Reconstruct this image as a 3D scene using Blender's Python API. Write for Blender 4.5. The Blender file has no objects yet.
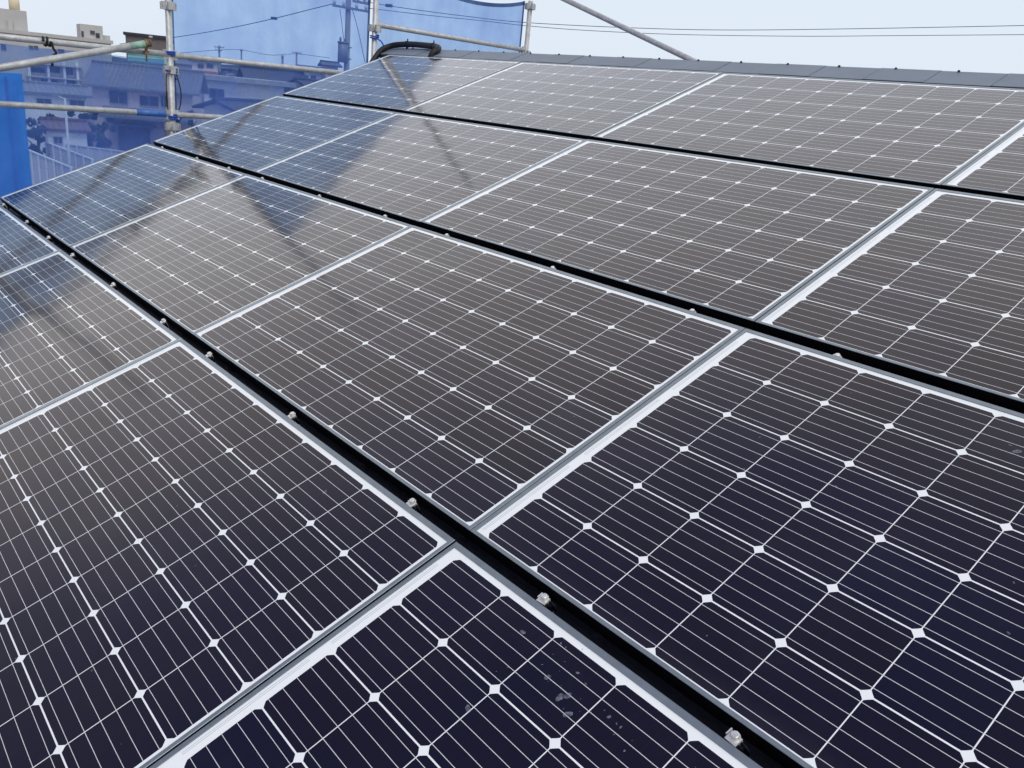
import bpy, bmesh, math, random
from mathutils import Vector, Matrix
random.seed(7)
R = math.radians
scn = bpy.context.scene
COL = scn.collection

# ------------------------------------------------------------------ camera, sky, sun, exposure
CAM = Vector((6.2313, -0.0895, 7.5))
RW = Matrix(((0.64108694, 0.76169325, 0.09397297),
             (0.30612813, -0.14151008, -0.94141408),
             (-0.70377063, 0.63229604, -0.32389599)))      # world -> (right, down, forward)
FPX = 836.2
cd = bpy.data.cameras.new('camera')
cd.sensor_width = 36.0
cd.lens = FPX / 1024 * 36
cd.clip_start = 0.05
cd.clip_end = 6000
cam = bpy.data.objects.new('camera', cd)
COL.objects.link(cam)
r0, r1, r2 = RW[0], -RW[1], -RW[2]
cam.matrix_world = Matrix(((r0[0], r1[0], r2[0], CAM[0]),
                           (r0[1], r1[1], r2[1], CAM[1]),
                           (r0[2], r1[2], r2[2], CAM[2]),
                           (0, 0, 0, 1)))
scn.camera = cam

SUN_EL, SUN_AZ = 58.0, 125.0        # azimuth clockwise from +Y
world = bpy.data.worlds.new('World')
scn.world = world
world.use_nodes = True
wn, wl = world.node_tree.nodes, world.node_tree.links
wn.clear()
w_out = wn.new('ShaderNodeOutputWorld')
sky = wn.new('ShaderNodeTexSky')
sky.sky_type = 'NISHITA'
sky.sun_disc = False
sky.sun_elevation = R(SUN_EL)
sky.sun_rotation = R(SUN_AZ)
sky.air_density = 1.2
sky.dust_density = 3.0
bg1 = wn.new('ShaderNodeBackground')
bg1.inputs['Strength'].default_value = 0.07
wl.new(sky.outputs[0], bg1.inputs['Color'])
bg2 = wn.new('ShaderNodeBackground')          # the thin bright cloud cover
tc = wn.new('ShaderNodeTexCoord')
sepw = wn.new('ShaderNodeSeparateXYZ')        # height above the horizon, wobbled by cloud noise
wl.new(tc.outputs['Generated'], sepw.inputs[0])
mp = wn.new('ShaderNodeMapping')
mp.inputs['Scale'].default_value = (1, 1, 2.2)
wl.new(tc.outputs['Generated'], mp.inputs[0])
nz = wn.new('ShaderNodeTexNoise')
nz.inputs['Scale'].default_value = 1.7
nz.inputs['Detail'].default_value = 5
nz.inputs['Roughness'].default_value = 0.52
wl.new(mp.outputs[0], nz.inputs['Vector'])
tilt_ = wn.new('ShaderNodeMath')               # the added, unseen bank stands higher over the far side (+Y)
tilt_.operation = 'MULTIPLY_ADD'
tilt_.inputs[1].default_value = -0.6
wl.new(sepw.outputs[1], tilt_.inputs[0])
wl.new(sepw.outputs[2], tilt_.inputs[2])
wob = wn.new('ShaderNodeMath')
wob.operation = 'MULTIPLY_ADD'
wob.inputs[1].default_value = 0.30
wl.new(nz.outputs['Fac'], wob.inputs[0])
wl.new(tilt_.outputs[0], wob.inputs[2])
rp = wn.new('ShaderNodeValToRGB')              # pale horizon, unseen bright cloud bank and bluer, darker zenith added for panel reflections
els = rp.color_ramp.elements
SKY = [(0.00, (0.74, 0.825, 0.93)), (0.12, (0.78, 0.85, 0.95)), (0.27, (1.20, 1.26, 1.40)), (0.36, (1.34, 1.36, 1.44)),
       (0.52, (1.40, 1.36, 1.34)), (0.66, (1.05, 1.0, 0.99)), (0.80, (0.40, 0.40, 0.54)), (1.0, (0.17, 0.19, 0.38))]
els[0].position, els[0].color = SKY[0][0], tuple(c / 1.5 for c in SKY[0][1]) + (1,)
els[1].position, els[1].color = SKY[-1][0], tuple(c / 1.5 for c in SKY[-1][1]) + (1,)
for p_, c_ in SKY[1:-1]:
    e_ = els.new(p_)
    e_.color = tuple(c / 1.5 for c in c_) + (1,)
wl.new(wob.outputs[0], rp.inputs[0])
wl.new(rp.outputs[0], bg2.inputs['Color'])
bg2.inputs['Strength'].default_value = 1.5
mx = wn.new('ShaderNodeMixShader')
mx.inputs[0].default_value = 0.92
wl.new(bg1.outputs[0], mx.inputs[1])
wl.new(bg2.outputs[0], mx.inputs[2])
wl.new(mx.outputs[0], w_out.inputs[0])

sd = bpy.data.lights.new('sun', 'SUN')
sd.energy = 1.5
sd.angle = R(25)
sd.color = (1.0, 0.96, 0.9)
sun = bpy.data.objects.new('sun', sd)
COL.objects.link(sun)
az, el = R(SUN_AZ), R(SUN_EL)
sdir = Vector((math.sin(az) * math.cos(el), math.cos(az) * math.cos(el), math.sin(el)))
sun.rotation_euler = sdir.to_track_quat('Z', 'Y').to_euler()

scn.view_settings.view_transform = 'Standard'
scn.view_settings.look = 'None'
scn.view_settings.exposure = 0.10
scn.view_settings.gamma = 1.0
scn.view_settings.use_curve_mapping = False
scn.cycles.max_bounces = 8
scn.cycles.transparent_max_bounces = 16

# ------------------------------------------------------------------ frames of reference
TH = R(21.8)                       # roof pitch
ROOF_Z = 6.198
RU = Vector((1, 0, 0))
RV = Vector((0, math.cos(TH), math.sin(TH)))
RN = Vector((0, -math.sin(TH), math.cos(TH)))
ROOFM = Matrix(((RU.x, RV.x, RN.x, 0), (RU.y, RV.y, RN.y, 0), (RU.z, RV.z, RN.z, ROOF_Z), (0, 0, 0, 1)))


def rf(u, v, w=0.0):
    return Vector((0, 0, ROOF_Z)) + RU * u + RV * v + RN * w


def ray(px, py):
    return RW.transposed() @ Vector(((px - 512) / FPX, (py - 384) / FPX, 1.0))


def at(px, py, d):
    """the point d metres away (on the map) in the direction of that spot of the view"""
    q = ray(px, py)
    return CAM + q * (d / math.hypot(q.x, q.y))


# ------------------------------------------------------------------ materials
def mat(name):
    m = bpy.data.materials.new(name)
    m.use_nodes = True
    return m, m.node_tree.nodes, m.node_tree.links, m.node_tree.nodes['Principled BSDF']


def simple(name, col, rough=0.6, metal=0.0, var=0.12, scale=8.0, bump=0.0, spec=0.4, detail=4):
    m, n, l, b = mat(name)
    tcn = n.new('ShaderNodeTexCoord')
    oi = n.new('ShaderNodeObjectInfo')
    add = n.new('ShaderNodeVectorMath')
    l.new(tcn.outputs['Object'], add.inputs[0])
    sc = n.new('ShaderNodeVectorMath')
    sc.operation = 'SCALE'
    sc.inputs[0].default_value = (13.1, 7.7, 5.3)
    l.new(oi.outputs['Random'], sc.inputs['Scale'])
    l.new(sc.outputs[0], add.inputs[1])
    t = n.new('ShaderNodeTexNoise')
    t.inputs['Scale'].default_value = scale
    t.inputs['Detail'].default_value = detail
    t.inputs['Roughness'].default_value = 0.6
    l.new(add.outputs[0], t.inputs['Vector'])
    r = n.new('ShaderNodeValToRGB')
    r.color_ramp.elements[0].position = 0.28
    r.color_ramp.elements[1].position = 0.72
    r.color_ramp.elements[0].color = tuple(max(0, c * (1 - var)) for c in col) + (1,)
    r.color_ramp.elements[1].color = tuple(min(1, c * (1 + var)) for c in col) + (1,)
    l.new(t.outputs['Fac'], r.inputs[0])
    l.new(r.outputs[0], b.inputs['Base Color'])
    b.inputs['Roughness'].default_value = rough
    b.inputs['Metallic'].default_value = metal
    b.inputs['Specular IOR Level'].default_value = spec
    if bump:
        bp = n.new('ShaderNodeBump')
        bp.inputs['Strength'].default_value = bump
        bp.inputs['Distance'].default_value = 0.01
        l.new(t.outputs['Fac'], bp.inputs['Height'])
        l.new(bp.outputs[0], b.inputs['Normal'])
    return m


MARGIN_U, PITCH_U, MARGIN_V, PITCH_V = 0.0400, 0.1595, 0.0105, 0.1605
PANEL_L, PANEL_H = 1.6525, 1.0000
COLW, ROWH = 1.655, 1.0396


def pv_material():
    m, n, l, b = mat('pv_laminate')

    def M(op, a, c=None, clamp=False):
        q = n.new('ShaderNodeMath')
        q.operation = op
        q.use_clamp = clamp
        for i, v in enumerate((a, c)):
            if v is None:
                continue
            if isinstance(v, (int, float)):
                q.inputs[i].default_value = v
            else:
                l.new(v, q.inputs[i])
        return q.outputs[0]

    def noise(vec, scale, detail=3, rough=0.5, out='Fac'):
        t = n.new('ShaderNodeTexNoise')
        t.inputs['Scale'].default_value = scale
        t.inputs['Detail'].default_value = detail
        t.inputs['Roughness'].default_value = rough
        l.new(vec, t.inputs['Vector'])
        return t.outputs[out]

    def mix(f, a, c):
        q = n.new('ShaderNodeMix')
        q.data_type = 'RGBA'
        if isinstance(f, (int, float)):
            q.inputs['Factor'].default_value = f
        else:
            l.new(f, q.inputs['Factor'])
        for k, v in (('A', a), ('B', c)):
            s = [i for i in q.inputs if i.name == k and i.type == 'RGBA'][0]
            if isinstance(v, tuple):
                s.default_value = v + (1,)
            else:
                l.new(v, s)
        return [o for o in q.outputs if o.type == 'RGBA'][0]

    def smooth(v, lo, hi):
        q = n.new('ShaderNodeMapRange')
        q.interpolation_type = 'SMOOTHSTEP'
        q.inputs['From Min'].default_value = lo
        q.inputs['From Max'].default_value = hi
        l.new(v, q.inputs['Value'])
        return q.outputs[0]

    tcn = n.new('ShaderNodeTexCoord')
    sp = n.new('ShaderNodeSeparateXYZ')
    l.new(tcn.outputs['Object'], sp.inputs[0])
    x, y = sp.outputs[0], sp.outputs[1]
    oi = n.new('ShaderNodeObjectInfo')
    rnd = oi.outputs['Random']
    off = n.new('ShaderNodeVectorMath')
    off.operation = 'SCALE'
    off.inputs[0].default_value = (37.0, 61.0, 23.0)
    l.new(rnd, off.inputs['Scale'])
    pv = n.new('ShaderNodeVectorMath')
    l.new(tcn.outputs['Object'], pv.inputs[0])
    l.new(off.outputs[0], pv.inputs[1])
    P = pv.outputs[0]
    cu = M('DIVIDE', M('SUBTRACT', x, MARGIN_U), PITCH_U)
    cv = M('DIVIDE', M('SUBTRACT', y, MARGIN_V), PITCH_V)
    iu, iv = M('FLOOR', cu), M('FLOOR', cv)
    fu = M('MULTIPLY', M('SUBTRACT', M('SUBTRACT', cu, iu), 0.5), PITCH_U)
    fv = M('MULTIPLY', M('SUBTRACT', M('SUBTRACT', cv, iv), 0.5), PITCH_V)
    inu = M('MULTIPLY', M('GREATER_THAN', cu, 0), M('LESS_THAN', cu, 10))
    inv = M('MULTIPLY', M('GREATER_THAN', cv, 0), M('LESS_THAN', cv, 6))
    inside = M('MULTIPLY', inu, inv)
    HC = 0.0786
    sq = M('MULTIPLY', M('LESS_THAN', M('ABSOLUTE', fu), HC + 0.0001), M('LESS_THAN', M('ABSOLUTE', fv), HC))
    rad = M('ADD', M('MULTIPLY', fu, fu), M('MULTIPLY', fv, fv))
    cell = M('MULTIPLY', M('MULTIPLY', sq, M('LESS_THAN', rad, 0.1040 ** 2)), inside)
    bb = M('FRACT', M('MULTIPLY', M('ADD', M('DIVIDE', fv, 2 * HC), 0.5), 5.0))
    wob = M('MULTIPLY', M('SUBTRACT', noise(P, 9.0, 2), 0.5), 0.03)
    bus = M('LESS_THAN', M('ABSOLUTE', M('SUBTRACT', M('ADD', bb, wob), 0.5)), 0.00060 / (2 * HC / 5))
    bus = M('MULTIPLY', M('MULTIPLY', bus, inside), M('LESS_THAN', M('ABSOLUTE', fv), HC))
    # cell colour: near-black silicon, each wafer a slightly different tone, faint finger streaks
    cmb = n.new('ShaderNodeCombineXYZ')
    l.new(M('ADD', iu, M('MULTIPLY', rnd, 97.0)), cmb.inputs[0])
    l.new(M('ADD', iv, M('MULTIPLY', rnd, 41.0)), cmb.inputs[1])
    wh = n.new('ShaderNodeTexWhiteNoise')
    l.new(cmb.outputs[0], wh.inputs['Vector'])
    tone = M('ADD', M('MULTIPLY', wh.outputs['Value'], 0.4), M('MULTIPLY', noise(P, 1.7, 2), 0.7), True)
    ccol = mix(tone, (0.0022, 0.0028, 0.0240), (0.0078, 0.0058, 0.0100))
    st = n.new('ShaderNodeVectorMath')
    st.operation = 'MULTIPLY'
    l.new(P, st.inputs[0])
    st.inputs[1].default_value = (420, 9, 1)
    streak = noise(st.outputs[0], 1.0, 3, 0.7)
    ccol = mix(M('MULTIPLY', smooth(streak, 0.45, 0.8), 0.35), ccol, (0.015, 0.013, 0.018))
    busc = mix(noise(P, 40, 2), (0.58, 0.60, 0.59), (0.80, 0.82, 0.81))
    # backsheet with the stringing ribbons showing in the wide margin
    rb = M('LESS_THAN', M('ABSOLUTE', M('SUBTRACT', M('ABSOLUTE', M('SUBTRACT', x, 0.0215)), 0.0024)), 0.0005)
    gate = M('GREATER_THAN', M('FRACT', M('ADD', M('DIVIDE', cv, 2.0), 0.13)), 0.16)
    rb = M('MULTIPLY', M('MULTIPLY', rb, gate), inv)
    back = mix(rb, (0.86, 0.91, 0.885), (0.33, 0.34, 0.35))
    col = mix(cell, back, ccol)
    col = mix(bus, col, busc)
    # dried rain dust, splashes
    vz = n.new('ShaderNodeTexVoronoi')
    vz.inputs['Scale'].default_value = 24
    vz.inputs['Randomness'].default_value = 1
    dst = n.new('ShaderNodeVectorMath')
    l.new(P, dst.inputs[0])
    nv = n.new('ShaderNodeVectorMath')
    nv.operation = 'SCALE'
    nv.inputs['Scale'].default_value = 0.02
    l.new(noise(P, 60, 2, 0.5, 'Color'), nv.inputs[0])
    l.new(nv.outputs[0], dst.inputs[1])
    l.new(dst.outputs[0], vz.inputs['Vector'])
    sc = n.new('ShaderNodeSeparateColor')
    l.new(vz.outputs['Color'], sc.inputs[0])
    size = M('MULTIPLY', M('POWER', sc.outputs[0], 3.0), 0.16)
    drop = M('LESS_THAN', vz.outputs['Distance'], size)
    patch = smooth(noise(P, 2.6, 2), 0.60, 0.70)
    drop = M('MULTIPLY', M('MULTIPLY', drop, patch), M('MULTIPLY', noise(P, 130, 2), 0.55))
    film = M('ADD', M('MULTIPLY', smooth(noise(P, 3.2, 6, 0.7), 0.45, 0.8), 0.014), M('MULTIPLY', smooth(y, 0.06, 0.0), 0.02))
    col = mix(M('ADD', drop, film, True), col, (0.42, 0.44, 0.47))
    l.new(col, b.inputs['Base Color'])
    b.inputs['IOR'].default_value = 1.45
    b.inputs['Specular Tint'].default_value = (1.0, 0.965, 0.925, 1)
    rr = M('ADD', M('MULTIPLY', noise(P, 5, 4, 0.6), 0.06), 0.068)
    l.new(rr, b.inputs['Roughness'])
    bp = n.new('ShaderNodeBump')
    bp.inputs['Strength'].default_value = 1.0
    bp.inputs['Distance'].default_value = 1.0
    h = M('ADD', M('MULTIPLY', noise(P, 1.9, 1, 0.4), 0.0035), M('MULTIPLY', noise(P, 7.0, 1, 0.4), 0.00028))
    l.new(h, bp.inputs['Height'])
    l.new(bp.outputs[0], b.inputs['Normal'])
    return m


M_PV = pv_material()
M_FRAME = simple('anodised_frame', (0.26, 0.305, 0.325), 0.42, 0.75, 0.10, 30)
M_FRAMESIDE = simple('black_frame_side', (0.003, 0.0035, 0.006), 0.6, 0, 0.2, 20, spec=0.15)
M_RAIL = simple('black_rail', (0.003, 0.004, 0.008), 0.5, 0.0, 0.3, 20, spec=0.12)
M_STEEL = simple('clamp_steel', (0.74, 0.74, 0.70), 0.32, 0.55, 0.25, 90)
M_RUBBER = simple('black_rubber', (0.012, 0.012, 0.013), 0.55, 0, 0.3, 60)
M_ROOF = simple('grey_roof_metal', (0.17, 0.185, 0.20), 0.5, 0.1, 0.10, 5)
M_RIDGE = simple('ridge_metal', (0.175, 0.215, 0.255), 0.6, 0.0, 0.08, 6)
M_SCREW = simple('dark_screw', (0.03, 0.035, 0.04), 0.5, 0.3, 0.1, 30)
M_HOUSEWALL = simple('own_house_wall', (0.55, 0.52, 0.46), 0.8, 0, 0.06, 3)


def galv_material():
    m, n, l, b = mat('galvanised_tube')
    tcn = n.new('ShaderNodeTexCoord')
    t = n.new('ShaderNodeTexNoise')
    t.inputs['Scale'].default_value = 22
    t.inputs['Detail'].default_value = 6
    t.inputs['Roughness'].default_value = 0.7
    l.new(tcn.outputs['Object'], t.inputs['Vector'])
    r = n.new('ShaderNodeValToRGB')
    e = r.color_ramp.elements
    e[0].position, e[0].color = 0.30, (0.36, 0.37, 0.36, 1)
    e[1].position, e[1].color = 0.62, (0.58, 0.60, 0.58, 1)
    x = r.color_ramp.elements.new(0.74)
    x.color = (0.70, 0.72, 0.71, 1)
    l.new(t.outputs['Fac'], r.inputs[0])
    l.new(r.outputs[0], b.inputs['Base Color'])
    b.inputs['Metallic'].default_value = 0.25
    b.inputs['Roughness'].default_value = 0.5
    return m


M_GALV = galv_material()
M_GREENPAINT = simple('worn_green_paint', (0.30, 0.50, 0.38), 0.55, 0.0, 0.3, 30)
M_BLUEPAINT = simple('blue_tape', (0.06, 0.18, 0.50), 0.5, 0, 0.3, 30)
M_RUST = simple('rusty_coupler', (0.26, 0.18, 0.11), 0.6, 0.5, 0.7, 45, 0.4)
M_CORD = simple('blue_cord', (0.02, 0.08, 0.42), 0.7, 0, 0.2, 60)
M_BLACKCORD = simple('black_cord', (0.012, 0.013, 0.015), 0.7, 0, 0.2, 60)


def sheet_material(name, cover, col, tint, rough=0.6):
    """woven mesh sheet: part of the light passes through the holes, the yarn scatters the rest"""
    m, n, l, b = mat(name)
    n.remove(b)
    out = n['Material Output']
    tcn = n.new('ShaderNodeTexCoord')
    t = n.new('ShaderNodeTexNoise')            # cloth thicker where it is doubled or creased
    t.inputs['Scale'].default_value = 1.5
    t.inputs['Detail'].default_value = 6
    t.inputs['Roughness'].default_value = 0.62
    l.new(tcn.outputs['Object'], t.inputs['Vector'])
    mp_ = n.new('ShaderNodeMapping')
    mp_.inputs['Rotation'].default_value = (R(35), 0, 0)
    mp_.inputs['Scale'].default_value = (1, 7.0, 0.9)
    l.new(tcn.outputs['Object'], mp_.inputs[0])
    t2 = n.new('ShaderNodeTexNoise')
    t2.inputs['Scale'].default_value = 1.0
    t2.inputs['Detail'].default_value = 4
    l.new(mp_.outputs[0], t2.inputs['Vector'])
    av = n.new('ShaderNodeMath')
    av.operation = 'MULTIPLY_ADD'
    av.inputs[1].default_value = 0.28
    l.new(t2.outputs['Fac'], av.inputs[0])
    h_ = n.new('ShaderNodeMath')
    h_.operation = 'MULTIPLY'
    h_.inputs[1].default_value = 0.72
    l.new(t.outputs['Fac'], h_.inputs[0])
    l.new(h_.outputs[0], av.inputs[2])
    mr = n.new('ShaderNodeMapRange')
    mr.inputs['To Min'].default_value = cover - 0.17
    mr.inputs['To Max'].default_value = min(0.97, cover + 0.17)
    mr.inputs['From Min'].default_value = 0.34
    mr.inputs['From Max'].default_value = 0.66
    l.new(av.outputs[0], mr.inputs['Value'])
    tr = n.new('ShaderNodeBsdfTransparent')
    tr.inputs[0].default_value = tint + (1,)
    df = n.new('ShaderNodeBsdfDiffuse')
    df.inputs[0].default_value = col + (1,)
    tl = n.new('ShaderNodeBsdfTranslucent')
    tl.inputs[0].default_value = col + (1,)
    m1 = n.new('ShaderNodeMixShader')
    m1.inputs[0].default_value = 0.5
    l.new(df.outputs[0], m1.inputs[1])
    l.new(tl.outputs[0], m1.inputs[2])
    m2 = n.new('ShaderNodeMixShader')
    l.new(mr.outputs[0], m2.inputs[0])
    l.new(tr.outputs[0], m2.inputs[1])
    l.new(m1.outputs[0], m2.inputs[2])
    l.new(m2.outputs[0], out.inputs[0])
    bp = n.new('ShaderNodeBump')
    bp.inputs['Strength'].default_value = 0.15
    bp.inputs['Distance'].default_value = 0.02
    l.new(t.outputs['Fac'], bp.inputs['Height'])
    l.new(bp.outputs[0], df.inputs['Normal'])
    return m


M_SHEET = sheet_material('blue_mesh_sheet', 0.44, (0.12, 0.245, 0.78), (0.65, 0.83, 1.0))
M_HEM = sheet_material('blue_sheet_hem', 0.78, (0.05, 0.075, 0.22), (0.7, 0.88, 1.0))
M_TARP = sheet_material('bright_blue_tarp', 0.94, (0.01, 0.36, 0.85), (0.4, 0.75, 1.0))

M_CONC = simple('pale_concrete', (0.50, 0.495, 0.475), 0.85, 0, 0.06, 0.6)
M_CREAM = simple('cream_tank', (0.72, 0.62, 0.42), 0.6, 0, 0.06, 2)
M_BROWN = simple('brown_cladding', (0.16, 0.14, 0.14), 0.8, 0, 0.1, 1)
M_TEAL = simple('teal_roof', (0.10, 0.26, 0.27), 0.6, 0, 0.15, 1)
M_PINK = simple('beige_pink_render', (0.62, 0.51, 0.47), 0.85, 0, 0.06, 0.8)
M_WHITE = simple('white_render', (0.80, 0.80, 0.80), 0.8, 0, 0.06, 0.8)
M_ORANGE = simple('orange_balcony', (0.55, 0.22, 0.11), 0.8, 0, 0.08, 1)
M_TRIM = simple('white_trim', (0.75, 0.75, 0.75), 0.6, 0, 0.04, 2)
M_SASH = simple('window_sash', (0.28, 0.28, 0.29), 0.5, 0.2, 0.05, 2)
M_PANE = simple('window_pane', (0.035, 0.045, 0.06), 0.12, 0, 0.2, 1, spec=0.6)
M_SHUTTER = simple('dark_shutter', (0.07, 0.07, 0.075), 0.6, 0, 0.15, 3)
M_FENCE = simple('white_fence_panel', (0.62, 0.62, 0.62), 0.6, 0, 0.06, 2)
M_POLE = simple('concrete_pole', (0.26, 0.26, 0.25), 0.8, 0, 0.08, 3)
M_TRAFO = simple('transformer_grey', (0.22, 0.23, 0.24), 0.5, 0.2, 0.08, 3)
M_WIRE = simple('wire', (0.03, 0.03, 0.032), 0.6, 0, 0.1, 3)
M_BARK = simple('bark', (0.09, 0.065, 0.045), 0.9, 0, 0.3, 10)
M_LEAF = simple('leaf', (0.035, 0.065, 0.025), 0.6, 0, 0.5, 2.5)
M_LEAF2 = simple('leaf_pale', (0.07, 0.10, 0.035), 0.6, 0, 0.45, 2.5)


def tile_mat(name, col, period=0.3):
    m = simple(name, col, 0.55, 0, 0.16, 2.0)
    n, l = m.node_tree.nodes, m.node_tree.links
    b = n['Principled BSDF']
    tcn = n.new('ShaderNodeTexCoord')
    wv = n.new('ShaderNodeTexWave')
    wv.wave_type = 'BANDS'
    wv.bands_direction = 'X'
    wv.inputs['Scale'].default_value = 1 / period / 3.18 * 1.0
    wv.inputs['Distortion'].default_value = 0.0
    l.new(tcn.outputs['Object'], wv.inputs['Vector'])
    bp = n.new('ShaderNodeBump')
    bp.inputs['Strength'].default_value = 0.6
    bp.inputs['Distance'].default_value = 0.05
    l.new(wv.outputs['Fac'], bp.inputs['Height'])
    l.new(bp.outputs[0], b.inputs['Normal'])
    return m


M_TILE = tile_mat('grey_roof_tile', (0.17, 0.18, 0.20))
M_DARKTILE = tile_mat('dark_roof_tile', (0.035, 0.04, 0.055))
M_REDTILE = tile_mat('red_roof', (0.14, 0.075, 0.07))
M_LIGHTROOF = tile_mat('pale_metal_roof', (0.33, 0.34, 0.35), 0.45)

# ------------------------------------------------------------------ mesh helpers


class MB:
    def __init__(s):
        s.v, s.f, s.m = [], [], []
        s.smooth = []

    def quadbox(s, p, ax, ay, az_, mi=0):
        """box from corner p along three vectors"""
        p, ax, ay, az_ = map(Vector, (p, ax, ay, az_))
        if ax.cross(ay).dot(az_) < 0:
            ax, ay = ay, ax
        k = len(s.v)
        for c in (0, 1):
            s.v += [p + az_ * c, p + ax + az_ * c, p + ax + ay + az_ * c, p + ay + az_ * c]
        for q in ((3, 2, 1, 0), (4, 5, 6, 7), (0, 1, 5, 4), (1, 2, 6, 5), (2, 3, 7, 6), (3, 0, 4, 7)):
            s.f.append([k + i for i in q])
            s.m.append(mi)
            s.smooth.append(False)
        return s

    def box(s, x0, x1, y0, y1, z0, z1, mi=0):
        return s.quadbox((x0, y0, z0), (x1 - x0, 0, 0), (0, y1 - y0, 0), (0, 0, z1 - z0), mi)

    def poly(s, pts, mi=0):
        k = len(s.v)
        s.v += [Vector(p) for p in pts]
        s.f.append(list(range(k, k + len(pts))))
        s.m.append(mi)
        s.smooth.append(False)
        return s

    def tube(s, pts, r, seg=16, mi=0, cap=True):
        pts = [Vector(p) for p in pts]
        rr = r if isinstance(r, (list, tuple)) else [r] * len(pts)
        t0 = (pts[1] - pts[0]).normalized()
        ref = Vector((0, 0, 1)) if abs(t0.z) < 0.9 else Vector((1, 0, 0))
        nrm = t0.cross(ref).normalized()
        k0 = len(s.v)
        for i, p in enumerate(pts):
            t = (pts[min(i + 1, len(pts) - 1)] - pts[max(i - 1, 0)]).normalized()
            nrm = (nrm - t * nrm.dot(t)).normalized()
            bn = t.cross(nrm)
            for j in range(seg):
                a = 2 * math.pi * j / seg
                s.v.append(p + (nrm * math.cos(a) + bn * math.sin(a)) * rr[i])
        for i in range(len(pts) - 1):
            for j in range(seg):
                a, b2 = k0 + i * seg + j, k0 + i * seg + (j + 1) % seg
                s.f.append([a, b2, b2 + seg, a + seg])
                s.m.append(mi)
                s.smooth.append(True)
        if cap:
            s.f.append([k0 + j for j in range(seg)][::-1])
            s.f.append([k0 + (len(pts) - 1) * seg + j for j in range(seg)])
            s.m += [mi, mi]
            s.smooth += [False, False]
        return s

    def grid(s, P, mi=0, smooth=True):
        """P[i][j] -> vertex"""
        k = len(s.v)
        ni, nj = len(P), len(P[0])
        for row in P:
            s.v += [Vector(p) for p in row]
        for i in range(ni - 1):
            for j in range(nj - 1):
                s.f.append([k + i * nj + j, k + i * nj + j + 1, k + (i + 1) * nj + j + 1, k + (i + 1) * nj + j])
                s.m.append(mi)
                s.smooth.append(smooth)
        return s

    def build(s, name, mats, parent=None, loc=None, mtx=None):
        me = bpy.data.meshes.new(name)
        me.from_pydata([tuple(v) for v in s.v], [], s.f)
        for mm in (mats if isinstance(mats, (list, tuple)) else [mats]):
            me.materials.append(mm)
        for p, mi, sm in zip(me.polygons, s.m, s.smooth):
            p.material_index = mi
            p.use_smooth = sm
        bm = bmesh.new()
        bm.from_mesh(me)
        bmesh.ops.recalc_face_normals(bm, faces=bm.faces)
        bm.to_mesh(me)
        bm.free()
        me.update()
        o = bpy.data.objects.new(name, me)
        COL.objects.link(o)
        if parent is not None:
            o.parent = parent
        if mtx is not None:
            o.matrix_basis = mtx
        if loc is not None:
            o.location = loc
        return o


def tag(o, label, cat, group=None):
    o['label'] = label
    o['category'] = cat
    if group:
        o['group'] = group
    return o


def struct(o):
    o['kind'] = 'structure'
    return o


def thing(name, label, cat, loc=(0, 0, 0), group=None, mtx=None):
    o = bpy.data.objects.new(name, None)
    o.empty_display_size = 0.2
    COL.objects.link(o)
    if mtx is not None:
        o.matrix_basis = mtx
    else:
        o.location = loc
    return tag(o, label, cat, group)


def catmull(pts, n=8):
    pts = [Vector(p) for p in pts]
    P = [pts[0] * 2 - pts[1]] + pts + [pts[-1] * 2 - pts[-2]]
    out = []
    for i in range(1, len(P) - 2):
        for k in range(n):
            t = k / n
            a, b, c, d = P[i - 1:i + 3]
            out.append(0.5 * ((2 * b) + (c - a) * t + (2 * a - 5 * b + 4 * c - d) * t * t + (3 * b - a - 3 * c + d) * t ** 3))
    out.append(pts[-1])
    return out


# ------------------------------------------------------------------ ground
def ground_material():
    m, n, l, b = mat('ground_mix')
    tcn = n.new('ShaderNodeTexCoord')
    t = n.new('ShaderNodeTexNoise')
    t.inputs['Scale'].default_value = 0.06
    t.inputs['Detail'].default_value = 8
    t.inputs['Roughness'].default_value = 0.65
    l.new(tcn.outputs['Object'], t.inputs['Vector'])
    r = n.new('ShaderNodeValToRGB')
    e = r.color_ramp.elements
    e[0].position, e[0].color = 0.38, (0.075, 0.085, 0.05, 1)
    e[1].position, e[1].color = 0.62, (0.20, 0.195, 0.18, 1)
    x = e.new(0.5)
    x.color = (0.10, 0.10, 0.098, 1)
    l.new(t.outputs['Fac'], r.inputs[0])
    l.new(r.outputs[0], b.inputs['Base Color'])
    b.inputs['Roughness'].default_value = 0.9
    return m


g = MB()
N = 24
g.grid([[(-2500 + 5000 * i / N, -2500 + 5000 * j / N, 0) for j in range(N + 1)] for i in range(N + 1)])
struct(g.build('ground', ground_material()))
M_LOT = simple('lot_concrete', (0.42, 0.41, 0.39), 0.9, 0, 0.12, 0.5)
lot = MB()
p0, p1, p2, p3 = at(-60, 178, 42), at(110, 190, 36), at(112, 160, 48), at(-60, 160, 52)
lot.poly([(p.x, p.y, 0.004) for p in (p0, p1, p2, p3)])
struct(lot.build('concrete_lot', M_LOT))
M_ASPH = simple('asphalt', (0.055, 0.055, 0.058), 0.9, 0, 0.15, 1.5)
rd = MB()
p0, p1, p2, p3 = at(-400, 130, 54.5), at(330, 130, 54.5), at(330, 130, 59.5), at(-400, 130, 59.5)
rd.poly([(p.x, p.y, 0.006) for p in (p0, p1, p2, p3)])
struct(rd.build('road', M_ASPH))
hl = MB()                                            # low wooded rise at the end of the plain
hp = []
for k in range(61):
    a = R(95 + 100 * k / 60)
    hp.append((a, 9 + 5 * math.sin(k * 0.9) * math.sin(k * 0.37) + random.uniform(-.6, .6)))
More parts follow.
